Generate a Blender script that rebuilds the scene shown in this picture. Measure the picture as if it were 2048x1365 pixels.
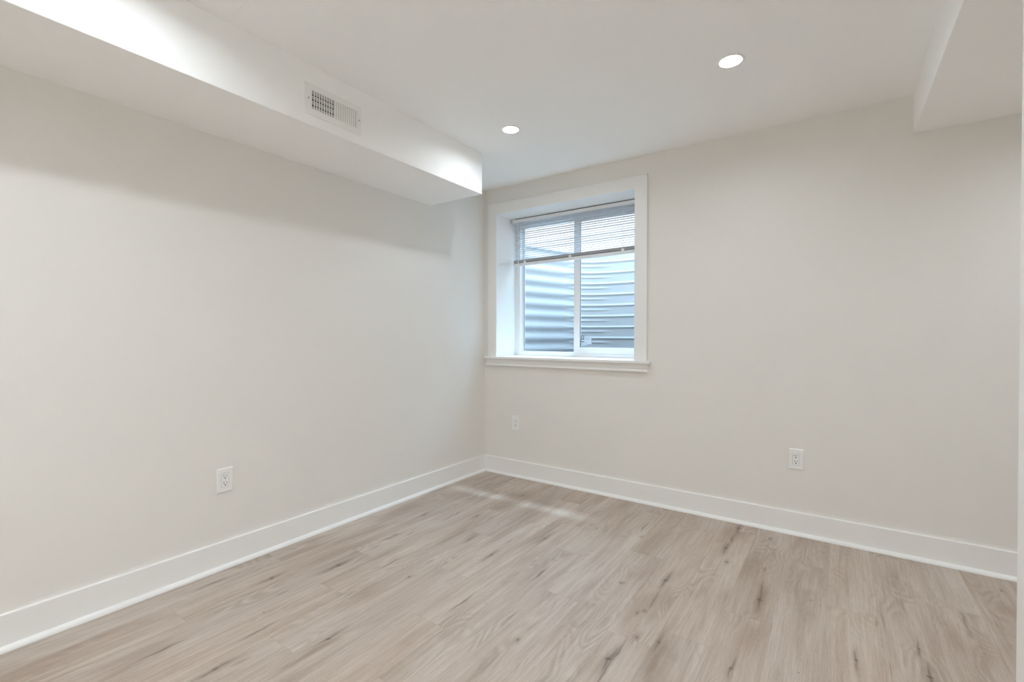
import bpy, bmesh, math, random
from mathutils import Vector, Matrix

for o in list(bpy.data.objects):
    bpy.data.objects.remove(o)
S = bpy.context.scene
C = S.collection

# ------------------------------------------------------------------ camera
CX, CY, CZ = 2.4368, -3.1018, 1.1204
YAW, PIT, ROL, FPX = 0.6076, -0.0080, 0.0019, 932.74
fw = Vector((-math.sin(YAW) * math.cos(PIT), math.cos(YAW) * math.cos(PIT), math.sin(PIT)))
rt = Vector((math.cos(YAW), math.sin(YAW), 0))
up = rt.cross(fw)
r2 = rt * math.cos(ROL) + up * math.sin(ROL)
u2 = up * math.cos(ROL) - rt * math.sin(ROL)
cd = bpy.data.cameras.new('camera')
cd.sensor_width = 36.0
cd.lens = FPX * 36.0 / 2048.0
cd.clip_start = 0.02
cam = bpy.data.objects.new('camera', cd)
C.objects.link(cam)
cam.matrix_world = Matrix(((r2.x, u2.x, -fw.x, CX), (r2.y, u2.y, -fw.y, CY), (r2.z, u2.z, -fw.z, CZ), (0, 0, 0, 1)))
S.camera = cam

# ------------------------------------------------------------------ sky, sun, exposure
SKY_LOW, SKY_LOW_STR = (0.90, 0.96, 1.0), 1.7     # bright haze near the horizon
SKY_TOP, SKY_TOP_STR = (0.47, 0.72, 0.97), 7.0      # open sky overhead
SUN_STR = 4.0
CAN_STR = 182.0          # strength of the recessed lamps
CAN_COL = (0.905, 0.982, 1.05)
w = bpy.data.worlds.new('sky')
S.world = w
w.use_nodes = True
wn = w.node_tree
_tc = wn.nodes.new('ShaderNodeTexCoord')
_sp = wn.nodes.new('ShaderNodeSeparateXYZ')
_mr = wn.nodes.new('ShaderNodeMapRange'); _mr.interpolation_type = 'SMOOTHSTEP'
_mr.inputs[1].default_value = 0.36; _mr.inputs[2].default_value = 0.80
_mx = wn.nodes.new('ShaderNodeMix'); _mx.data_type = 'RGBA'
_mx.inputs[6].default_value = (*[c * SKY_LOW_STR for c in SKY_LOW], 1)
_mx.inputs[7].default_value = (*[c * SKY_TOP_STR for c in SKY_TOP], 1)
wn.links.new(_tc.outputs['Generated'], _sp.inputs[0])
wn.links.new(_sp.outputs[2], _mr.inputs[0])
wn.links.new(_mr.outputs[0], _mx.inputs[0])
wn.links.new(_mx.outputs[2], wn.nodes['Background'].inputs[0])
sd = bpy.data.lights.new('sun', 'SUN')
sd.energy = SUN_STR
sd.angle = math.radians(6.0)
sd.color = (0.60, 0.82, 1.0)
so = bpy.data.objects.new('sun', sd)
C.objects.link(so)
so.rotation_euler = Vector((0.03, 0.40, 0.98)).to_track_quat('Z', 'Y').to_euler()
S.view_settings.view_transform = 'Standard'
S.view_settings.look = 'None'
S.view_settings.gamma = 1.0
S.view_settings.use_curve_mapping = False
S.view_settings.exposure = 0.49
S.cycles.max_bounces = 16
S.cycles.diffuse_bounces = 12
S.cycles.transparent_max_bounces = 16

# ------------------------------------------------------------------ node helpers
def new_mat(name):
    m = bpy.data.materials.new(name)
    m.use_nodes = True
    return m, m.node_tree, m.node_tree.nodes['Principled BSDF']

def nd(t, typ, **kw):
    n = t.nodes.new(typ)
    for k, v in kw.items():
        setattr(n, k, v)
    return n

def put(t, sock, v):
    if hasattr(v, 'is_linked') or isinstance(v, bpy.types.NodeSocket):
        t.links.new(v, sock)
    elif v is not None:
        sock.default_value = v

def mth(t, op, a, b=None, c=None, clamp=False):
    n = nd(t, 'ShaderNodeMath', operation=op, use_clamp=clamp)
    put(t, n.inputs[0], a)
    if b is not None: put(t, n.inputs[1], b)
    if c is not None: put(t, n.inputs[2], c)
    return n.outputs[0]

def vmt(t, op, a, b=None):
    n = nd(t, 'ShaderNodeVectorMath', operation=op)
    put(t, n.inputs[0], a)
    if b is not None: put(t, n.inputs[1], b)
    return n.outputs['Value'] if op in ('LENGTH', 'DOT_PRODUCT') else n.outputs[0]

def noise(t, vec, scale, detail=2.0, rough=0.5, dist=0.0):
    n = nd(t, 'ShaderNodeTexNoise')
    put(t, n.inputs['Vector'], vec)
    n.inputs['Scale'].default_value = scale
    n.inputs['Detail'].default_value = detail
    n.inputs['Roughness'].default_value = rough
    n.inputs['Distortion'].default_value = dist
    return n.outputs['Fac']

def mrange(t, v, a, b, c=0.0, d=1.0, smooth=False):
    n = nd(t, 'ShaderNodeMapRange')
    if smooth: n.interpolation_type = 'SMOOTHSTEP'
    put(t, n.inputs[0], v)
    for i, x in zip((1, 2, 3, 4), (a, b, c, d)):
        n.inputs[i].default_value = x
    return n.outputs[0]

def mixc(t, f, a, b, mode='MIX'):
    n = nd(t, 'ShaderNodeMix', data_type='RGBA', blend_type=mode)
    put(t, n.inputs[0], f)
    put(t, n.inputs[6], a if not isinstance(a, tuple) else (*a[:3], 1))
    put(t, n.inputs[7], b if not isinstance(b, tuple) else (*b[:3], 1))
    return n.outputs[2]

def paint(name, col, rough=0.6, bump=0.0, scale=420.0, var=0.012, spec=0.5):
    m, t, b = new_mat(name)
    tc = nd(t, 'ShaderNodeTexCoord')
    n1 = noise(t, tc.outputs['Object'], 1.3, 2.0)
    c = mixc(t, n1, tuple(x * (1 - var) for x in col), tuple(min(1, x * (1 + var)) for x in col))
    t.links.new(c, b.inputs['Base Color'])
    b.inputs['Roughness'].default_value = rough
    b.inputs['Specular IOR Level'].default_value = spec
    if bump:
        bn = nd(t, 'ShaderNodeBump')
        bn.inputs['Strength'].default_value = bump
        bn.inputs['Distance'].default_value = 0.0005
        t.links.new(noise(t, tc.outputs['Object'], scale, 2.0), bn.inputs['Height'])
        t.links.new(bn.outputs[0], b.inputs['Normal'])
    return m

M_WALL = paint('wall_paint', (0.815, 0.793, 0.755), 0.55, 0.10)
M_CEIL = paint('ceiling_paint', (0.96, 0.958, 0.95), 0.85, 0.08)
M_TRIM = paint('trim_paint', (0.88, 0.875, 0.857), 0.32, 0.0)
M_VINYL = paint('white_vinyl', (0.86, 0.86, 0.86), 0.35)
M_PLATE = paint('outlet_plastic', (0.88, 0.875, 0.86), 0.30)
M_DARK = paint('dark_slot', (0.03, 0.028, 0.025), 0.6)
M_GAP = paint('gasket_grey', (0.10, 0.12, 0.14), 0.6)
M_BLIND = paint('blind_white', (0.86, 0.86, 0.87), 0.35)
def mat_slat():
    m, t, b = new_mat('slat_white')
    b.inputs['Base Color'].default_value = (0.86, 0.87, 0.88, 1)
    b.inputs['Roughness'].default_value = 0.4
    tr = nd(t, 'ShaderNodeBsdfTranslucent'); tr.inputs[0].default_value = (0.80, 0.82, 0.85, 1)
    mx = nd(t, 'ShaderNodeMixShader'); mx.inputs[0].default_value = 0.35
    t.links.new(b.outputs[0], mx.inputs[1]); t.links.new(tr.outputs[0], mx.inputs[2])
    t.links.new(mx.outputs[0], t.nodes['Material Output'].inputs[0])
    return m
M_SLAT = mat_slat()
M_SHADE = paint('blind_gap_shade', (0.16, 0.14, 0.14), 0.6)  # dark tone painted in for the shade in the blind's gaps
M_VENT = paint('register_white_enamel', (0.89, 0.89, 0.87), 0.35)
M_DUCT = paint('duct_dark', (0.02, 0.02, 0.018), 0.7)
M_GRAVEL = paint('gravel_grey', (0.74, 0.74, 0.73), 0.9, 0.5, 60.0, 0.35)
M_INK = paint('ink_navy', (0.03, 0.06, 0.12), 0.6)
M_INKG = paint('ink_grey', (0.28, 0.34, 0.42), 0.6)

def mat_steel():
    m, t, b = new_mat('galvanised_steel')
    tc = nd(t, 'ShaderNodeTexCoord')
    v = nd(t, 'ShaderNodeTexVoronoi'); v.inputs['Scale'].default_value = 38
    t.links.new(tc.outputs['Object'], v.inputs['Vector'])
    n = noise(t, tc.outputs['Object'], 3.0, 4.0)
    f = mth(t, 'ADD', mth(t, 'MULTIPLY', v.outputs['Distance'], 0.3), mth(t, 'MULTIPLY', n, 0.7))
    c = mixc(t, f, (0.56, 0.56, 0.57), (0.64, 0.64, 0.65))
    t.links.new(c, b.inputs['Base Color'])
    b.inputs['Metallic'].default_value = 0.10
    t.links.new(mrange(t, f, 0, 1, 0.38, 0.55), b.inputs['Roughness'])
    return m
M_STEEL = mat_steel()

def mat_glass():
    m, t, b = new_mat('window_glass')
    t.nodes.remove(b)
    tr = nd(t, 'ShaderNodeBsdfTransparent'); tr.inputs[0].default_value = (0.95, 0.975, 0.985, 1)
    gl = nd(t, 'ShaderNodeBsdfGlossy'); gl.inputs['Roughness'].default_value = 0.02
    fr = nd(t, 'ShaderNodeFresnel'); fr.inputs[0].default_value = 1.45
    mx = nd(t, 'ShaderNodeMixShader')
    ge = nd(t, 'ShaderNodeNewGeometry')
    put(t, mx.inputs[0], mth(t, 'MULTIPLY', fr.outputs[0], mth(t, 'SUBTRACT', 1.0, ge.outputs['Backfacing'])))
    t.links.new(tr.outputs[0], mx.inputs[1]); t.links.new(gl.outputs[0], mx.inputs[2])
    t.links.new(mx.outputs[0], t.nodes['Material Output'].inputs[0])
    return m
M_GLASS = mat_glass()

def mat_sticker():
    m, t, b = new_mat('sticker_film')
    b.inputs['Base Color'].default_value = (0.75, 0.82, 0.90, 1)
    b.inputs['Roughness'].default_value = 0.4
    b.inputs['Alpha'].default_value = 0.55
    return m
M_STICK = mat_sticker()

def mat_lamp():
    m, t, b = new_mat('lamp_lens')
    b.inputs['Base Color'].default_value = (0.9, 0.9, 0.9, 1)
    b.inputs['Emission Color'].default_value = (*CAN_COL, 1)
    b.inputs['Emission Strength'].default_value = CAN_STR
    return m
M_LAMP = mat_lamp()

KN = [(0.595,-0.839,'k'),(0.468,-0.888,'s'),(0.774,-1.128,'k'),(0.440,-0.422,'d'),(0.275,-0.302,'s'),(0.625,-0.356,'d'),(1.111,-0.875,'k'),(0.984,-1.201,'k'),(0.974,-1.018,'f'),(1.293,-1.222,'s'),(1.206,-1.283,'p'),(1.232,-1.558,'p'),(1.146,-1.618,'s'),(1.293,-0.582,'d'),(1.339,-0.366,'p'),(1.547,-0.538,'d'),(1.516,-0.399,'s'),(1.642,-1.076,'r'),(1.607,-1.305,'p'),(1.799,-1.231,'r'),(1.088,-0.130,'p'),(0.697,-1.257,'p'),(0.440,-1.719,'K'),(0.121,-2.157,'s'),(0.294,-1.967,'k'),(0.533,-2.130,'p'),(0.467,-2.453,'s'),(0.894,-2.080,'k'),(0.916,-2.168,'B'),(0.726,-2.391,'k'),(0.758,-2.324,'f'),(0.454,-2.014,'f'),(0.639,-2.202,'s'),(0.330,-1.734,'p'),(1.800,-0.939,'K'),(1.808,-1.132,'S'),(1.781,-1.257,'d'),(1.827,-1.413,'r'),(1.907,-1.393,'k'),(1.929,-1.491,'B'),(1.796,-1.584,'K'),(1.805,-1.654,'s'),(1.805,-1.537,'s'),(1.476,-1.680,'r'),(1.996,-0.585,'d'),(1.960,-0.422,'K'),(1.971,-0.271,'S'),(1.973,-0.104,'K'),(2.143,-0.151,'d'),(2.157,-0.564,'f'),(2.178,-0.868,'K'),(2.171,-0.773,'s'),(2.353,-0.746,'p'),(2.700,-0.345,'p'),(2.417,-0.565,'p'),(2.501,-1.094,'k'),(2.687,-0.894,'k'),(2.700,-1.056,'K'),(2.860,-0.578,'S'),(2.857,-0.668,'f'),(2.342,-1.275,'p'),(2.154,-1.387,'k'),(3.045,-0.170,'d'),(0.450,-1.258,'f'),(0.400,-1.350,'S'),(0.425,-1.484,'f'),(0.306,-1.012,'k'),(0.633,-1.560,'s'),(0.811,-1.593,'d'),(0.780,-1.432,'f'),(0.702,-1.841,'f')]

def mat_floor():
    m, t, b = new_mat('oak_plank_vinyl')
    tc = nd(t, 'ShaderNodeTexCoord')
    uv = nd(t, 'ShaderNodeUVMap', uv_map='plank').outputs[0]
    at = nd(t, 'ShaderNodeAttribute', attribute_name='rnd')
    rs = nd(t, 'ShaderNodeSeparateColor'); t.links.new(at.outputs['Color'], rs.inputs[0])
    sep = nd(t, 'ShaderNodeSeparateXYZ'); t.links.new(uv, sep.inputs[0])
    lx, ly = sep.outputs[0], sep.outputs[1]
    # a grain space of its own for every plank
    gx = mth(t, 'ADD', lx, mth(t, 'MULTIPLY', rs.outputs[0], 11.0))
    gy = mth(t, 'ADD', ly, mth(t, 'MULTIPLY', rs.outputs[1], 17.0))
    g = nd(t, 'ShaderNodeCombineXYZ'); put(t, g.inputs[0], gx); put(t, g.inputs[1], gy); put(t, g.inputs[2], mth(t, 'MULTIPLY', rs.outputs[2], 5.0))
    G = g.outputs[0]
    fine = noise(t, vmt(t, 'MULTIPLY', G, (420, 14, 1)), 1.0, 3.0, 0.65)
    pores = noise(t, vmt(t, 'MULTIPLY', G, (900, 55, 1)), 1.0, 1.0, 0.5)
    streak = noise(t, vmt(t, 'MULTIPLY', G, (52, 1.9, 1)), 1.0, 4.0, 0.6, 0.4)
    tone = noise(t, vmt(t, 'MULTIPLY', G, (9, 1.6, 1)), 1.0, 2.0, 0.5, 0.3)
    # cathedral figure: bands of a stretched, warped field
    warp = noise(t, vmt(t, 'MULTIPLY', G, (7, 2.2, 1)), 1.0, 1.5, 0.45, 0.2)
    band = mth(t, 'SINE', mth(t, 'MULTIPLY', warp, 95.0))
    band = mrange(t, band, -1, 1, 0, 1)
    figmask = mrange(t, noise(t, vmt(t, 'MULTIPLY', G, (11, 2.4, 1)), 1.0, 1.0), 0.45, 0.72, 0.0, 1.0, True)
    crack = mrange(t, noise(t, vmt(t, 'MULTIPLY', G, (85, 2.6, 1)), 1.0, 2.0, 0.6, 0.5), 0.66, 0.80, 0, 1, True)
    streak2 = noise(t, vmt(t, 'MULTIPLY', G, (130, 3.6, 1)), 1.0, 3.0, 0.6, 0.6)
    base = mixc(t, mrange(t, streak, 0.28, 0.72, 0, 1), (0.41, 0.325, 0.262), (0.56, 0.475, 0.405))
    base = mixc(t, mrange(t, streak2, 0.52, 0.76, 0, 0.42, True), base, (0.30, 0.225, 0.175))
    base = mixc(t, mrange(t, streak2, 0.30, 0.48, 0.30, 0, True), base, (0.68, 0.60, 0.53))
    base = mixc(t, mrange(t, tone, 0.46, 0.72, 0, 0.78, True), base, (0.345, 0.258, 0.20))
    base = mixc(t, mth(t, 'MULTIPLY', mrange(t, tone, 0.30, 0.46, 1, 0, True), 0.35), base, (0.64, 0.565, 0.49))
    base = mixc(t, mth(t, 'MULTIPLY', mth(t, 'MULTIPLY', band, figmask), 0.52), base, (0.30, 0.225, 0.17))
    base = mixc(t, mrange(t, fine, 0.40, 0.75, 0.0, 0.42), base, (0.30, 0.235, 0.185))
    base = mixc(t, mrange(t, pores, 0.58, 0.80, 0.0, 0.35), base, (0.70, 0.64, 0.57))
    base = mixc(t, mth(t, 'MULTIPLY', crack, 0.60), base, (0.20, 0.145, 0.11))
    # tone of the single plank
    hv = nd(t, 'ShaderNodeHueSaturation')
    put(t, hv.inputs['Value'], mrange(t, rs.outputs[2], 0, 1, 0.965, 1.03))
    put(t, hv.inputs['Saturation'], mrange(t, rs.outputs[0], 0, 1, 0.95, 1.06))
    put(t, hv.inputs['Color'], base)
    base = hv.outputs[0]
    # knots and splits where the boards have them
    P = tc.outputs['Object']
    nz = nd(t, 'ShaderNodeTexNoise'); nz.inputs['Scale'].default_value = 1.0; nz.inputs['Detail'].default_value = 2.0
    put(t, nz.inputs['Vector'], vmt(t, 'MULTIPLY', P, (24, 9, 1)))
    wv = vmt(t, 'MULTIPLY', vmt(t, 'SUBTRACT', nz.outputs['Color'], (0.5, 0.5, 0.5)), (0.030, 0.030, 0.0))
    PW = vmt(t, 'ADD', P, wv)
    dark, brown, ring = None, None, None
    def blob(cx, cy, a, bb, s):
        d = vmt(t, 'MULTIPLY', vmt(t, 'SUBTRACT', PW, (cx, cy, 0)), (1 / a, 1 / bb, 0))
        return mrange(t, vmt(t, 'LENGTH', d), 1.0, 0.15, 0.0, s, True)
    def mx(cur, v):
        return v if cur is None else mth(t, 'MAXIMUM', cur, v)
    for (x, y, k) in KN:
        if k == 'K':
            dark = mx(dark, blob(x, y, 0.015, 0.017, 0.95)); dark = mx(dark, blob(x, y, 0.0075, 0.11, 0.62)); brown = mx(brown, blob(x, y, 0.030, 0.17, 0.70))
        elif k == 'k':
            dark = mx(dark, blob(x, y, 0.011, 0.018, 0.80)); dark = mx(dark, blob(x, y, 0.0065, 0.085, 0.52)); brown = mx(brown, blob(x, y, 0.022, 0.15, 0.55))
        elif k == 'd':
            dark = mx(dark, blob(x, y, 0.008, 0.015, 0.6)); brown = mx(brown, blob(x, y, 0.016, 0.05, 0.4))
        elif k == 's':
            dark = mx(dark, blob(x, y, 0.0060, 0.10, 0.60)); brown = mx(brown, blob(x, y, 0.015, 0.17, 0.42))
        elif k == 'S':
            dark = mx(dark, blob(x, y, 0.007, 0.10, 0.42)); brown = mx(brown, blob(x, y, 0.020, 0.14, 0.45))
        elif k == 'B':
            brown = mx(brown, blob(x, y, 0.024, 0.20, 0.75))
        elif k == 'p':
            dark = mx(dark, blob(x, y, 0.0048, 0.0065, 0.85))
        elif k == 'f':
            brown = mx(brown, blob(x, y, 0.013, 0.05, 0.6))
        elif k == 'r':
            dark = mx(dark, blob(x, y, 0.009, 0.010, 0.55)); brown = mx(brown, blob(x, y, 0.020, 0.030, 0.6))
    base = mixc(t, mth(t, 'MULTIPLY', brown, 0.85), base, (0.25, 0.178, 0.13))
    base = mixc(t, mth(t, 'MULTIPLY', dark, mrange(t, fine, 0.3, 0.7, 1.0, 0.75)), base, (0.085, 0.060, 0.042))
    # joints: end joints dark, long joints a hairline
    ex = mth(t, 'MINIMUM', lx, mth(t, 'SUBTRACT', 0.172, lx))
    seam = mrange(t, ex, 0.0, 0.0014, 0.22, 0.0, True)
    ey = mth(t, 'MINIMUM', ly, mth(t, 'SUBTRACT', 1.164, ly))
    seam2 = mrange(t, ey, 0.0, 0.0016, 0.28, 0.0, True)
    sm = mth(t, 'MAXIMUM', seam, seam2)
    base = mixc(t, sm, base, (0.13, 0.095, 0.07))
    base = vmt(t, 'MULTIPLY', base, (1.045, 1.065, 1.085))
    t.links.new(base, b.inputs['Base Color'])
    put(t, b.inputs['Roughness'], mrange(t, fine, 0.3, 0.7, 0.40, 0.52))
    b.inputs['Specular IOR Level'].default_value = 0.42
    bn = nd(t, 'ShaderNodeBump'); bn.inputs['Strength'].default_value = 0.22; bn.inputs['Distance'].default_value = 0.0006
    h = mth(t, 'SUBTRACT', mth(t, 'ADD', mth(t, 'MULTIPLY', fine, -0.6), mth(t, 'MULTIPLY', pores, 0.3)), mth(t, 'MULTIPLY', sm, 2.0))
    put(t, bn.inputs['Height'], h)
    t.links.new(bn.outputs[0], b.inputs['Normal'])
    return m
M_FLOOR = mat_floor()

# ------------------------------------------------------------------ mesh helpers
def box(bm, x0, x1, y0, y1, z0, z1, bev=0.0, seg=2):
    r = bmesh.ops.create_cube(bm, size=1.0)
    vs = r['verts']
    for v in vs:
        v.co = Vector((x0 + (v.co.x + .5) * (x1 - x0), y0 + (v.co.y + .5) * (y1 - y0), z0 + (v.co.z + .5) * (z1 - z0)))
    if bev:
        es = list({e for v in vs for e in v.link_edges})
        bmesh.ops.bevel(bm, geom=es, offset=bev, segments=seg, profile=0.5, affect='EDGES')

def cyl(bm, c, r, depth, axis='Z', seg=32, r2_=None):
    q = {'Z': Matrix.Identity(4), 'X': Matrix.Rotation(math.pi / 2, 4, 'Y'), 'Y': Matrix.Rotation(math.pi / 2, 4, 'X')}[axis]
    bmesh.ops.create_cone(bm, cap_ends=True, segments=seg, radius1=r, radius2=r if r2_ is None else r2_, depth=depth, matrix=Matrix.Translation(c) @ q)

def sweep(bm, prof, path, closed=False):
    """prof: list of (a,b); path: list of functions (a,b)->Vector"""
    rows = [[bm.verts.new(f(a, b)) for a, b in prof] for f in path]
    n = len(prof)
    for i in range(len(rows) - 1):
        for j in range(n if closed else n - 1):
            k = (j + 1) % n
            bm.faces.new((rows[i][j], rows[i][k], rows[i + 1][k], rows[i + 1][j]))
    if closed:
        bm.faces.new(rows[0][::-1]); bm.faces.new(rows[-1])

def obj(name, bm, mat, parent=None, smooth=False):
    bmesh.ops.recalc_face_normals(bm, faces=bm.faces)
    me = bpy.data.meshes.new(name)
    bm.to_mesh(me); bm.free()
    me.materials.append(mat)
    o = bpy.data.objects.new(name, me)
    C.objects.link(o)
    if smooth:
        for p in me.polygons: p.use_smooth = True
    if parent is not None:
        o.parent = parent
        o.location = -Vector(parent.location) if not isinstance(parent.data, bpy.types.Mesh) else Vector((0, 0, 0))
    return o

def B(): return bmesh.new()

def boxes(name, mat, lst, parent=None, bev=0.0):
    bm = B()
    for l in lst: box(bm, *l, bev=bev)
    return obj(name, bm, mat, parent)

def thing(name, label, cat, loc=(0, 0, 0), group=None):
    o = bpy.data.objects.new(name, None)
    C.objects.link(o)
    o.location = loc
    o.empty_display_size = 0.05
    if label: o['label'] = label
    if cat: o['category'] = cat
    if group: o['group'] = group
    return o

def struct(o, label=None):
    o['kind'] = 'structure'
    if label: o['label'] = label
    return o

# ------------------------------------------------------------------ room
H = 2.35
XR, ZR = 2.7497, 2.1552      # dropped bulkhead on the right (closet front)
XS, ZS, YS = 0.4806, 2.0792, -0.6424   # duct soffit on the left
YF = -4.7                    # front wall, behind the camera
XC = 4.70                    # far side of an unseen low alcove, added to brighten the right side
YJ = -1.775                  # closet opening edge
WX0, WX1, WZ0, WZ1 = 0.120, 1.312, 0.955, 2.138   # window opening (lining faces)

# floor: every plank a face with its own grain space
bm = B()
uvl = bm.loops.layers.uv.new('plank')
cl = bm.loops.layers.float_color.new('rnd')
PW_, PL_ = 0.172, 1.164
ph = {0: -1.85, 1: -1.17, 2: -0.403, 3: -0.70, 7: -0.935, 8: -1.327, 9: -0.740, 10: -1.435, 12: -1.037, 13: -0.390, 14: -0.743, 16: -0.49,
      -1: -.2, 4: -1.03, 5: -0.28, 6: -0.62, 11: -0.15, 15: -0.08, 17: -.95, 18: -.3, 19: -.7, 20: -1.1}
rr = random.Random(7)
for k in range(-1, 28):
    x0, x1 = 0.003 + k * PW_, 0.003 + (k + 1) * PW_
    ph.setdefault(k, -((k * 0.397) % 1.0) * PL_)
    y = ph[k] + PL_ * math.ceil((0.0 - ph[k]) / PL_)
    while y > YF:
        ya, yb = y - PL_, y
        ca, cb = max(ya, YF), min(yb, 0.0)
        xa, xb = max(x0, 0.0), min(x1, XC)
        rc = (rr.random(), rr.random(), rr.random(), 1)
        if cb > ca and xb > xa:
            vs = [bm.verts.new(c) for c in ((xa, ca, 0), (xb, ca, 0), (xb, cb, 0), (xa, cb, 0))]
            f = bm.faces.new(vs)
            for l in f.loops:
                l[uvl].uv = (l.vert.co.x - x0, l.vert.co.y - ya)
                l[cl] = rc
        y -= PL_
bmesh.ops.remove_doubles(bm, verts=bm.verts, dist=1e-5)
floor = struct(obj('floor', bm, M_FLOOR), 'pale greyish oak plank floor')
struct(boxes('subfloor', M_GRAVEL, [(-0.3, XC + 0.3, YF - 0.3, 0.33, -0.20, -0.004)]))

# walls
struct(boxes('wall_left', M_WALL, [(-0.25, 0, YF - 0.25, 0.33, 0, H + 0.2)]), 'greige painted wall on the left')
hx0, hx1, hz0, hz1 = WX0 - 0.014, WX1 + 0.014, WZ0 - 0.02, WZ1 + 0.014
struct(boxes('wall_back', M_WALL, [
    (0, hx0, 0, 0.33, 0, 3.3), (hx1, XC, 0, 0.33, 0, 3.3),
    (hx0, hx1, 0, 0.33, 0, hz0), (hx0, hx1, 0, 0.33, hz1, 3.3)]), 'greige painted wall with the window')
struct(boxes('wall_front', M_WALL, [(0, XC, YF - 0.25, YF, 0, H + 0.2)]))
struct(boxes('wall_right', M_WALL, [
    (XR, XR + 0.12, YF, YJ - 0.012, 0, H), (XC, XC + 0.2, YF - 0.25, 0.33, 0, H + 0.2),
    (XR + 0.12, XC, YJ - 0.132, YJ - 0.012, 0, ZR)]))
LAMPS = [(0.849, -0.835), (2.044, -0.841), (0.849, -2.60), (2.044, -2.60), (2.30, -3.55), (0.849, -4.25), (2.35, -4.30), (1.55, -3.60), (1.60, -4.30), (2.35, -3.05), (0.849, -3.50)]  # seen and inferred lamps first, then unseen ones added for fill light
RC = 0.0458
bm = B()
def loop(pts):
    vs = [bm.verts.new(p) for p in pts]
    return [bm.edges.new((vs[i], vs[(i + 1) % len(vs)])) for i in range(len(vs))]
es = loop([(0, YF, H), (XC, YF, H), (XC, 0, H), (0, 0, H)])
for lx_, ly_ in LAMPS:
    es += loop([(lx_ + RC * math.cos(2 * math.pi * i / 48), ly_ + RC * math.sin(2 * math.pi * i / 48), H) for i in range(48)])
bmesh.ops.triangle_fill(bm, use_beauty=True, use_dissolve=False, edges=es)
box(bm, 0, XC, YF, 0, H + 0.06, H + 0.2)
ceil_ = obj('ceiling', bm, M_CEIL)
struct(ceil_, 'flat white ceiling')

# soffits
bm = B(); box(bm, 0, XS, YF, YS, ZS, H)
o = obj('trim_1', bm, M_CEIL); struct(o, 'boxed duct soffit along the left wall')
bv = o.modifiers.new('b', 'BEVEL'); bv.width = 0.0025; bv.segments = 2
bm = B()
ALS = [(3.60, -0.55), (3.60, -1.35)]           # unseen fill lamps added in the alcove's low ceiling
es = loop([(XR, YF, ZR), (XC, YF, ZR), (XC, 0, ZR), (XR, 0, ZR)])
for AL in ALS: es += loop([(AL[0] + RC * math.cos(2 * math.pi * i / 48), AL[1] + RC * math.sin(2 * math.pi * i / 48), ZR) for i in range(48)])
bmesh.ops.triangle_fill(bm, use_beauty=True, use_dissolve=False, edges=es)
vs = [bm.verts.new(p) for p in ((XR, YF, ZR), (XR, 0, ZR), (XR, 0, H), (XR, YF, H))]
bm.faces.new(vs)
bmesh.ops.remove_doubles(bm, verts=bm.verts, dist=1e-5)
box(bm, XR + 0.01, XC, YF, 0, ZR + 0.06, H - 0.001)
o = obj('trim_2', bm, M_CEIL); struct(o, 'dropped bulkhead along the right side')
bv = o.modifiers.new('b', 'BEVEL'); bv.width = 0.0025; bv.segments = 2

# baseboards: flat board with eased top, and quarter-round shoe
def arc_shoe(r=0.018, t0=0.015):
    pts = [(0.0, 0.0)]
    pts = [(t0, 0.0)] + [(t0 + r * math.cos(a), r * math.sin(a)) for a in [math.pi / 2 * i / 6 for i in range(7)]] + [(t0, r)]
    out = []
    for p in pts:
        if not out or (abs(p[0] - out[-1][0]) + abs(p[1] - out[-1][1])) > 1e-6: out.append(p)
    return out[:-1] if out[-1] == out[0] else out
BH = 0.130
base_prof = [(0, 0), (0.015, 0), (0.015, BH - 0.003), (0.0142, BH - 0.001), (0.012, BH), (0, BH)]
shoe_prof = [(0.015, 0.0005), (0.033, 0.0005)] + [(0.015 + 0.018 * math.cos(a), 0.0005 + 0.019 * math.sin(a)) for a in [math.pi / 2 * i / 6 for i in range(1, 7)]]
def run(kind, prof, a, b):
    bm = B()
    if kind == 'L':   # along left wall, x = offset
        sweep(bm, prof, [lambda p, q, y=y: Vector((p, y, q)) for y in (a, b)], True)
    elif kind == 'B':
        sweep(bm, prof, [lambda p, q, x=x: Vector((x, -p, q)) for x in (a, b)], True)
    elif kind == 'R':
        sweep(bm, prof, [lambda p, q, y=y: Vector((XR - p, y, q)) for y in (a, b)], True)
    elif kind == 'C':
        sweep(bm, prof, [lambda p, q, y=y: Vector((XC - p, y, q)) for y in (a, b)], True)
    elif kind == 'F':
        sweep(bm, prof, [lambda p, q, x=x: Vector((x, YF + p, q)) for x in (a, b)], True)
    return bm
for nm, kd, a, b, lb in (('baseboard_left', 'L', YF, 0, 'tall white baseboard with shoe moulding, left wall'),
                     ('baseboard_back', 'B', 0, XC, 'tall white baseboard with shoe moulding under the window wall'),
                     ('baseboard_right', 'R', YF, YJ - 0.10, None), ('baseboard_closet', 'C', YJ - 0.02, 0, None), ('baseboard_front', 'F', 0, XR, None)):
    o = struct(obj(nm, run(kd, base_prof, a, b), M_TRIM), lb)
    obj('shoe_moulding', run(kd, shoe_prof, a, b), M_TRIM, o)

# cased closet opening at the right edge
cas = struct(boxes('trim_3', M_TRIM, [(XR - 0.0165, XR, YJ - 0.085, YJ, 0, ZR + 0.07)], bev=0.002), 'white door casing at the right edge')
boxes('jamb_board', M_TRIM, [(XR - 0.001, XR + 0.125, YJ - 0.012, YJ, 0, ZR)], cas)

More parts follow.
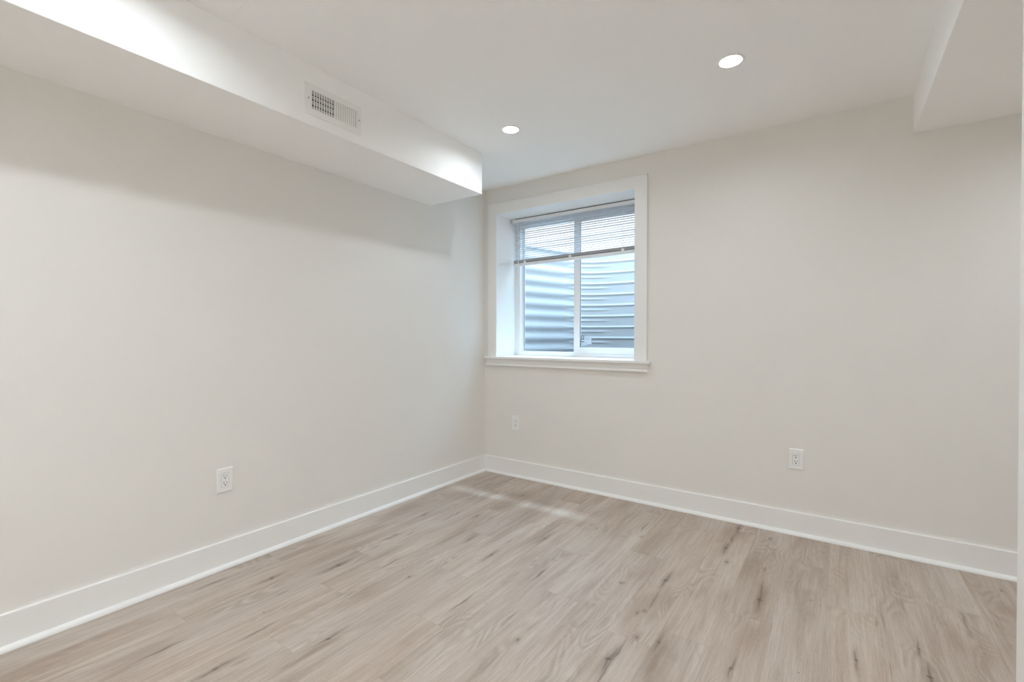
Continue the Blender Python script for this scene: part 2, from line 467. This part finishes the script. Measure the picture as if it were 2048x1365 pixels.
# ------------------------------------------------------------------ window
win = thing('window_1', 'white two-panel sliding basement window in a deep cased recess', None)
win['kind'] = 'structure'
bm = B()   # casing, mitre-free flat stock
c0, c1, ct = 0.050, 1.391, 2.219
ci0, ci1, cit = 0.133, 1.305, 2.133
box(bm, c0, ci0, -0.018, 0, 0.9625, ct, bev=0.0012)
box(bm, ci1, c1, -0.018, 0, 0.9625, ct, bev=0.0012)
box(bm, ci0 - 0.001, ci1 + 0.001, -0.0178, 0, cit, ct, bev=0.0012)
obj('casing', bm, M_TRIM, win)
boxes('sill', M_TRIM, [(0.026, 1.418, -0.046, 0.0, 0.9445, 0.9625), (WX0 - 0.012, WX1 + 0.012, -0.003, 0.29, 0.9445, 0.9625)], win, bev=0.002)
bm = B()
ap = [(0, 0.887), (0.014, 0.887), (0.024, 0.889), (0.024, 0.897), (0.020, 0.908), (0.014, 0.911), (0.014, 0.9445), (0, 0.9445)]
sweep(bm, ap, [lambda p, q, x=x: Vector((x, -p, q)) for x in (0.030, 1.398)], True)
obj('apron', bm, M_TRIM, win)
bm = B()
box(bm, WX0 - 0.012, WX0, 0, 0.30, WZ0, WZ1 + 0.012)
box(bm, WX1, WX1 + 0.012, 0, 0.30, WZ0, WZ1 + 0.012)
box(bm, WX0, WX1, 0, 0.30, WZ1, WZ1 + 0.012)
obj('jamb_lining', bm, M_TRIM, win)
# vinyl frame
FX0, FX1, FZ0, FZ1 = WX0, WX1, 0.9625, WZ1
bm = B()
yf, yb = 0.285, 0.36
box(bm, FX0, FX0 + 0.045, yf, yb, FZ0, FZ1, bev=0.002)
box(bm, FX1 - 0.045, FX1, yf, yb, FZ0, FZ1, bev=0.002)
box(bm, FX0 + 0.044, FX1 - 0.044, yf, yb, FZ0, FZ0 + 0.026, bev=0.002)
box(bm, FX0 + 0.044, FX1 - 0.044, yf, yb, FZ1 - 0.05, FZ1, bev=0.002)
obj('window_frame', bm, M_VINYL, win)
def sash(x0, x1, z0, z1, y0, y1, sl, sr, sb, st_, label):
    bm = B()
    box(bm, x0, x0 + sl, y0, y1, z0, z1, bev=0.0015)
    box(bm, x1 - sr, x1, y0, y1, z0, z1, bev=0.0015)
    box(bm, x0 + sl - .001, x1 - sr + .001, y0 + .0005, y1, z0, z0 + sb, bev=0.0015)
    box(bm, x0 + sl - .001, x1 - sr + .001, y0 + .0005, y1, z1 - st_, z1, bev=0.0015)
    o = obj('sash', bm, M_VINYL, win)
    o['label'] = label
    ym = (y0 + y1) / 2
    gx0, gx1, gz0, gz1 = x0 + sl, x1 - sr, z0 + sb, z1 - st_
    boxes('glass_pane', M_GLASS, [(gx0 - 0.004, gx1 + 0.004, ym - 0.002, ym + 0.002, gz0 - 0.004, gz1 + 0.004)], o)
    g = 0.0035
    boxes('gasket', M_GAP, [(gx0, gx0 + g, ym - 0.006, ym - 0.0025, gz0, gz1)], o)
    return o
s1 = sash(FX0 + 0.036, 0.700, FZ0 + 0.018, FZ1 - 0.04, 0.325, 0.350, 0.022, 0.030, 0.020, 0.025, 'left fixed sash')
s2 = sash(0.687, FX1 - 0.038, FZ0 + 0.020, FZ1 - 0.04, 0.292, 0.318, 0.053, 0.053, 0.055, 0.045, 'right sliding sash')
# label sticker in the lower corner of the right sash
sx0, sx1, sz0, sz1, sy = 0.745, 0.843, 1.050, 1.140, 0.3015
bm = B()
pts = [(0, .08), (.12, 0), (.55, .10), (.8, .22), (1.0, .18), (1.0, .75), (.80, .82), (.5, 1.0), (.2, 1.0), (0, .92)]
lo = [bm.verts.new((sx0 + a * (sx1 - sx0), sy, sz0 + b * (sz1 - sz0))) for a, b in pts]
f = bm.faces.new(lo)
r = bmesh.ops.extrude_face_region(bm, geom=[f])
for v in r['geom']:
    if isinstance(v, bmesh.types.BMVert): v.co.y += 0.0004
stk = obj('sticker', bm, M_STICK, s2); stk['label'] = 'torn translucent label with a small house symbol'
bm = B()
def sp(a, b): return sx0 + a * (sx1 - sx0), sz0 + b * (sz1 - sz0)
def ybar(a0, a1, b0, b1):
    x0, z0 = sp(a0, b0); x1, z1 = sp(a1, b1); box(bm, x0, x1, sy - 0.0008, sy - 0.0001, z0, z1)
# house outline: two posts, floor and roof
ybar(.05, .10, .62, .84); ybar(.25, .30, .62, .84); ybar(.05, .30, .60, .67); ybar(.02, .31, .38, .44)
for s in (0, 1):
    for i in range(5):
        a = .04 + i * .028; a = a if s == 0 else .35 - a - .045
        ybar(a, a + .045, .80 + i * .035, .86 + i * .035)
ybar(.00, .025, .0, .62); ybar(.965, .99, .25, .80); ybar(.28, .55, .93, .97)
obj('printed_symbol', bm, M_INK, s2)
bm = B()
for b_, a0, a1 in ((.88, .42, .62), (.80, .40, .78), (.72, .40, .80), (.64, .42, .78), (.55, .40, .85), (.34, .06, .86), (.26, .14, .60), (.18, .12, .70), (.10, .14, .5)):
    ybar(a0, a1, b_, b_ + .022)
obj('printed_lines', bm, M_INKG, s2)

# ------------------------------------------------------------------ mini blind
bl = thing('window_blind', 'half raised white aluminium mini blind hanging in the window recess', 'blind', (0.716, 0.24, 2.13))
bx0, bx1 = 0.142, 1.290
boxes('headrail', M_BLIND, [(bx0, bx1, 0.215, 0.243, 2.104, 2.131)], bl, bev=0.0015)
boxes('mounting_bracket', M_BLIND, [(bx0 - 0.012, bx0 + 0.014, 0.210, 0.246, 2.098, 2.137)], bl, bev=0.0015)
boxes('mounting_bracket', M_BLIND, [(bx1 - 0.014, bx1 + 0.012, 0.210, 0.246, 2.098, 2.137)], bl, bev=0.0015)
boxes('gap_shade', M_SHADE, [(bx0, bx1, 0.222, 0.240, 2.131, 2.1375)], bl)  # dark bar painted in as the shade above the headrail
TILT = 0.013
def slat_mesh():
    bm = B()
    n = 6; rows = []
    for xx in (bx0 + 0.004, bx1 - 0.004):
        top, bot = [], []
        for i in range(n + 1):
            s = -1 + 2 * i / n
            yy = s * 0.0125; zz = 0.0016 * (1 - s * s)
            top.append(bm.verts.new((xx, yy, zz + 0.0003))); bot.append(bm.verts.new((xx, yy, zz - 0.0003)))
        rows.append(top + bot[::-1])
    m_ = len(rows[0])
    for j in range(m_):
        k = (j + 1) % m_
        bm.faces.new((rows[0][j], rows[0][k], rows[1][k], rows[1][j]))
    bm.faces.new(rows[0]); bm.faces.new(rows[1][::-1])
    return bm
sl0 = obj('slat', slat_mesh(), M_SLAT)
sl0.parent = bl
def place_slat(o, z, tf, ang=0.0, dy=0.0):
    cx = (bx0 + bx1) / 2
    R = Matrix.Rotation(-math.atan(TILT * tf / (bx1 - bx0)), 4, 'Y') @ Matrix.Rotation(ang, 4, 'X')
    o.matrix_local = Matrix.Translation(Vector((cx, 0.229 + dy, z)) - Vector(bl.location)) @ R @ Matrix.Translation((-cx, 0, 0))
rs_ = random.Random(3)
NS = 17
ZTOP, ZBOT = 2.090, 1.803
first = True
def next_slat():
    global first
    if first:
        first = False
        return sl0
    o = sl0.copy(); C.objects.link(o); o.parent = bl
    return o
for i in range(NS):
    f_ = i / (NS - 1)
    place_slat(next_slat(), ZTOP + (ZBOT - ZTOP) * f_ + rs_.uniform(-.0012, .0012), f_, math.radians(rs_.uniform(-9, 3)))
for i in range(26):   # gathered slats on the bottom rail
    place_slat(next_slat(), 1.7890 - i * 0.00088, 1.0, rs_.uniform(-.01, .01), rs_.uniform(-.0008, .0008))
bm = B(); box(bm, bx0 + 0.002, bx1 - 0.002, -0.0135, 0.0125, -0.0115, 0.0115, bev=0.002)
br = obj('bottom_rail', bm, M_BLIND); br.parent = bl
place_slat(br, 1.7500, 1.0)
bm = B(); box(bm, bx0 + 0.004, bx1 - 0.004, -0.0115, 0.0115, -0.0018, 0.0018)
bg = obj('rail_gap_shade', bm, M_SHADE); bg.parent = bl  # dark bar standing in for the shaded gap over the bottom rail
place_slat(bg, 1.7638, 1.0)
for x in (0.262, 0.690, 1.130):
    zt = (x - 0.716) / 1.148 * TILT
    bm = B(); box(bm, x - 0.011, x + 0.011, 0.2125, 0.2185, 1.748 + zt, 1.777 + zt, bev=0.002)
    obj('tape_clip', bm, M_BLIND, bl)
    bm = B()
    for dx, yy in ((-0.004, 0.2155), (0.004, 0.2155), (-0.004, 0.2425), (0.004, 0.2425), (0.0, 0.229)):
        box(bm, x + dx - .0005, x + dx + .0005, yy - .0005, yy + .0005, 1.762 + zt, 2.105)
    obj('ladder_cord', bm, M_BLIND, bl)
bm = B(); cyl(bm, (0.199, 0.205, 1.745), 0.0033, 0.69, 'Z', 8); cyl(bm, (0.199, 0.207, 2.094), 0.0042, 0.012, 'Z', 8)
obj('tilt_wand', bm, M_BLIND, bl, True)

# ------------------------------------------------------------------ window well outside
ctrl = [(-0.12, 0.335), (-0.06, 0.42), (0.02, 0.62), (0.09, 0.88), (0.18, 1.12), (0.32, 1.28), (0.50, 1.355), (0.708, 1.375)]
ctrl = ctrl + [(1.416 - x, y) for x, y in ctrl[::-1][1:]]
def catmull(P, n=14):
    out = []
    for i in range(len(P) - 1):
        p0 = P[max(i - 1, 0)]; p1 = P[i]; p2 = P[i + 1]; p3 = P[min(i + 2, len(P) - 1)]
        for k in range(n):
            t = k / n
            out.append(tuple(0.5 * ((2 * p1[d]) + (-p0[d] + p2[d]) * t + (2 * p0[d] - 5 * p1[d] + 4 * p2[d] - p3[d]) * t * t + (-p0[d] + 3 * p1[d] - 3 * p2[d] + p3[d]) * t ** 3) for d in (0, 1)))
    out.append(P[-1])
    return out
path = catmull(ctrl)
PITCH, Z0 = 0.111, 1.113
def wellh(z, s):
    ph_ = ((z - Z0) / PITCH) % 1.0
    wing = 0.0062 * math.cos(2 * math.pi * ph_)
    d = min(ph_, 1 - ph_)
    bead = 0.010 * math.exp(-(d / 0.075) ** 2)
    d2 = abs(ph_ - 0.60)
    bead2 = 0.007 * math.exp(-(d2 / 0.06) ** 2)
    return wing, bead, bead2
bm = B()
NZ = 230; zlo, zhi = 0.55, 1.985
rows = []
L = 0
for i, (x, y) in enumerate(path):
    a = path[max(i - 1, 0)]; b = path[min(i + 1, len(path) - 1)]
    tx, ty = b[0] - a[0], b[1] - a[1]
    ln = math.hypot(tx, ty); nx, ny = ty / ln, -tx / ln     # inward normal
    s = i / (len(path) - 1)
    wb = min(1, max(0, (x - 0.16) / 0.10)) if x < 0.9 else 1 - min(1, max(0, (x - 1.15) / 0.10))   # 0 wing 1 back
    wo = max(0, 1 - abs(x - 0.33) / 0.24) if x < 0.6 else 0
    wo = min(1, wo * 2.0)
    row = []
    for j in range(NZ + 1):
        z = zlo + (zhi - zlo) * j / NZ
        w_, b1, b2 = wellh(z, s)
        h = w_ * (1 - wb) + b1 * wb + b2 * wo * wb
        row.append(bm.verts.new((x + nx * h, y + ny * h, z)))
    rows.append(row)
for i in range(len(rows) - 1):
    for j in range(NZ):
        bm.faces.new((rows[i][j], rows[i + 1][j], rows[i + 1][j + 1], rows[i][j + 1]))
well = obj('window_well', bm, M_STEEL, None, True)
sm_ = well.modifiers.new('s', 'SOLIDIFY'); sm_.thickness = 0.002; sm_.offset = -1
well['label'] = 'corrugated galvanised steel window well seen through the glass'
well['category'] = 'window well'
bm = B()   # rolled rim
ring = []
for i, (x, y) in enumerate(path):
    a = path[max(i - 1, 0)]; b = path[min(i + 1, len(path) - 1)]
    tx, ty = b[0] - a[0], b[1] - a[1]; ln = math.hypot(tx, ty); nx, ny = ty / ln, -tx / ln
    ring.append([bm.verts.new((x + nx * 0.012 * math.cos(q), y + ny * 0.012 * math.cos(q), 1.985 + 0.016 * math.sin(q))) for q in [2 * math.pi * k / 10 for k in range(10)]])
for i in range(len(ring) - 1):
    for k in range(10):
        bm.faces.new((ring[i][k], ring[i][(k + 1) % 10], ring[i + 1][(k + 1) % 10], ring[i + 1][k]))
obj('rolled_rim', bm, M_STEEL, well, True)
# unseen gravel bed, raised and lightened to bounce daylight into the room
bm = B()
vs = [bm.verts.new((x, y, 0.905)) for x, y in path]
f = bm.faces.new(vs)
bmesh.ops.solidify(bm, geom=[f], thickness=0.1)
g = obj('gravel', bm, M_GRAVEL); g['kind'] = 'stuff'; g['label'] = 'unseen pale gravel in the window well, raised to bounce daylight'; g['category'] = 'gravel'

# ------------------------------------------------------------------ recessed ceiling lights
def can_light(x, y, label, H=H):
    t = thing('recessed_ceiling_light', label, 'ceiling light', (x, y, H), 'recessed downlights in the ceiling')
    def ring_(name, prof, mat):
        bm = B(); seg = 48
        R = [[bm.verts.new((x + r * math.cos(2 * math.pi * i / seg), y + r * math.sin(2 * math.pi * i / seg), H + z)) for r, z in prof] for i in range(seg)]
        for i in range(seg):
            for j in range(len(prof) - 1):
                k = (i + 1) % seg
                bm.faces.new((R[i][j], R[i][j + 1], R[k][j + 1], R[k][j]))
        return obj(name, bm, mat, t, True)
    ring_('trim_ring', [(0.0450, 0.0), (0.0455, -0.0028), (0.050, -0.0040), (0.0560, -0.0030), (0.058, 0.0)], M_TRIM)
    ring_('reflector', [(0.0455, -0.0010), (0.0455, 0.004), (0.0425, LENS_UP + 0.001)], M_TRIM)
    bm = B(); cyl(bm, (x, y, H + LENS_UP), 0.0425, 0.0016, 'Z', 48)
    obj('lens', bm, M_LAMP, t)
    return t
LENS_UP = 0.011
can_light(0.849, -0.835, 'small round lit downlight nearer the window')
can_light(2.044, -0.841, 'larger looking round lit downlight toward the right of the ceiling')
can_light(0.849, -2.60, 'round lit downlight out of view beside the duct soffit')
can_light(2.044, -2.60, 'round lit downlight out of view above the viewer')
can_light(2.30, -3.55, 'added fill downlight out of view behind the viewer')  # this lamp and all below it are added for fill light
can_light(0.849, -4.25, 'added fill downlight out of view in the far corner behind the viewer')
can_light(2.35, -4.30, 'added fill downlight out of view at the front right corner')
can_light(1.55, -3.60, 'added fill downlight out of view in the middle behind the viewer')
can_light(*ALS[0], 'added fill downlight out of view in the low alcove ceiling, nearer the back wall', ZR)
can_light(*ALS[1], 'added fill downlight out of view in the low alcove ceiling, nearer the door casing', ZR)
can_light(2.35, -3.05, 'added fill downlight out of view almost over the viewer')
can_light(0.849, -3.50, 'added fill downlight out of view by the left soffit behind the viewer')
can_light(1.60, -4.30, 'added fill downlight out of view along the front wall')

# ------------------------------------------------------------------ supply register on the soffit face
vy0, vy1, vz0, vz1 = -1.915, -1.616, 2.124, 2.264
vt = thing('air_vent', 'white metal supply air register with louvres on the soffit face', 'vent', (XS, (vy0 + vy1) / 2, (vz0 + vz1) / 2))
xf = XS
ox = [(-1.882, -1.768), (-1.758, -1.636)]
oz0, oz1 = 2.154, 2.236
bm = B()
t_ = 0.006
box(bm, xf, xf + t_, vy0, ox[0][0], vz0, vz1, bev=0.001)
box(bm, xf, xf + t_, ox[1][1], vy1, vz0, vz1, bev=0.001)
box(bm, xf, xf + t_, ox[0][0] - .001, ox[1][1] + .001, vz0, oz0, bev=0.001)
box(bm, xf, xf + t_, ox[0][0] - .001, ox[1][1] + .001, oz1, vz1, bev=0.001)
box(bm, xf, xf + t_, ox[0][1], ox[1][0], oz0 - .001, oz1 + .001, bev=0.001)
obj('face_frame', bm, M_VENT, vt)
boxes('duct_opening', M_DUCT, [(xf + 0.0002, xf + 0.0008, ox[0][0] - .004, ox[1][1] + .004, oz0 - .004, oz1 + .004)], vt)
# left bank: vertical fins over horizontal damper blades; right bank nearly closed
M_BLADE = paint('damper_recess_shade', (0.50, 0.50, 0.48), 0.5)  # grey painted in for the shade inside the register's recess
for i in range(1, 9):
    y = ox[0][0] + i * 0.01267 - 0.0010
    boxes('louvre', M_VENT, [(xf + 0.0030, xf + t_ - 0.0004, y - 0.0019, y + 0.0019, oz0, oz1)], vt)
for za, zb in ((2.1530, 2.1675), (2.1730, 2.1925), (2.1980, 2.2145), (2.2195, 2.2370)):
    boxes('damper_blade', M_BLADE, [(xf + 0.0009, xf + 0.0024, ox[0][0] - .001, ox[0][1] + .001, za, zb)], vt)
boxes('damper_blade', M_BLADE, [(xf + 0.0009, xf + 0.0020, ox[1][0] - .001, ox[1][1] - 0.010, oz0, oz1)], vt)  # flat backing plate behind the louvres, in the same recess-shade grey
for i in range(10):
    y = ox[1][0] + 0.0078 + i * 0.0121
    bm = B(); box(bm, -0.0004, 0.0004, -0.0043, 0.0043, oz0, oz1)
    bmesh.ops.transform(bm, matrix=Matrix.Translation((xf + 0.0040, y, 0)) @ Matrix.Rotation(math.radians(-14), 4, 'Z'), verts=bm.verts)
    obj('louvre', bm, M_VENT, vt)
for y in (-1.8985, -1.6295):
    bm = B(); cyl(bm, (xf + t_ + 0.0006, y, 2.195), 0.0038, 0.0022, 'X', 14)
    obj('screw', bm, paint('screw_metal', (0.45, 0.45, 0.43), 0.4), vt)

# ------------------------------------------------------------------ wall outlets
def outlet(loc, rotz, label):
    """built facing -Y at the origin, then turned"""
    t = thing('wall_outlet', label, 'outlet', loc, 'duplex wall outlets')
    t.rotation_euler = (0, 0, rotz)
    def part(name, bm, mat, par=t):
        bmesh.ops.recalc_face_normals(bm, faces=bm.faces)
        me = bpy.data.meshes.new(name); bm.to_mesh(me); bm.free(); me.materials.append(mat)
        o = bpy.data.objects.new(name, me); C.objects.link(o); o.parent = par
        return o
    hw, hh, th = 0.0365, 0.058, 0.0065
    iw, ih = 0.0168, 0.0338
    bm = B()
    # plate: ring with bevelled outer edge and rectangular opening
    def ringv(w_, h_, y_): return [bm.verts.new((sx * w_, y_, sz * h_)) for sx, sz in ((-1, -1), (1, -1), (1, 1), (-1, 1))]
    rr_ = [ringv(hw, hh, 0), ringv(hw, hh, -th * 0.55), ringv(hw - 0.003, hh - 0.003, -th), ringv(iw + .0005, ih + .0005, -th), ringv(iw, ih, -th + 0.002)]
    for a, b in zip(rr_[:-1], rr_[1:]):
        for k in range(4):
            bm.faces.new((a[k], a[(k + 1) % 4], b[(k + 1) % 4], b[k]))
    part('wall_plate', bm, M_PLATE)
    boxs = B(); box(boxs, -iw + .0006, iw - .0006, -th - 0.0012, 0, -ih + .0006, ih - .0006, bev=0.0012)
    rec = part('receptacle', boxs, M_PLATE)
    yf_ = -th - 0.0013
    for s in (1, -1):
        zc = s * 0.0165
        bm = B()
        box(bm, -0.0074, -0.0050, yf_ - .0002, yf_ + .001, zc + 0.0005, zc + 0.0085)
        box(bm, 0.0050, 0.0072, yf_ - .0002, yf_ + .001, zc + 0.0015, zc + 0.0080)
        part('plug_slot', bm, M_DARK, rec)
        bm = B(); cyl(bm, (0, yf_ + .0004, zc - 0.0065), 0.0030, 0.0012, 'Y', 12)
        part('ground_hole', bm, M_DARK, rec)
    return t
outlet((2.2525, 0, 0.4295), 0, 'white duplex outlet low on the window wall, far right of the window')
outlet((0.3205, 0, 0.4275), 0, 'small white duplex outlet on the back wall directly below the window')
outlet((0, -2.042, 0.4245), math.pi / 2, 'white duplex outlet low on the left wall above the baseboard')
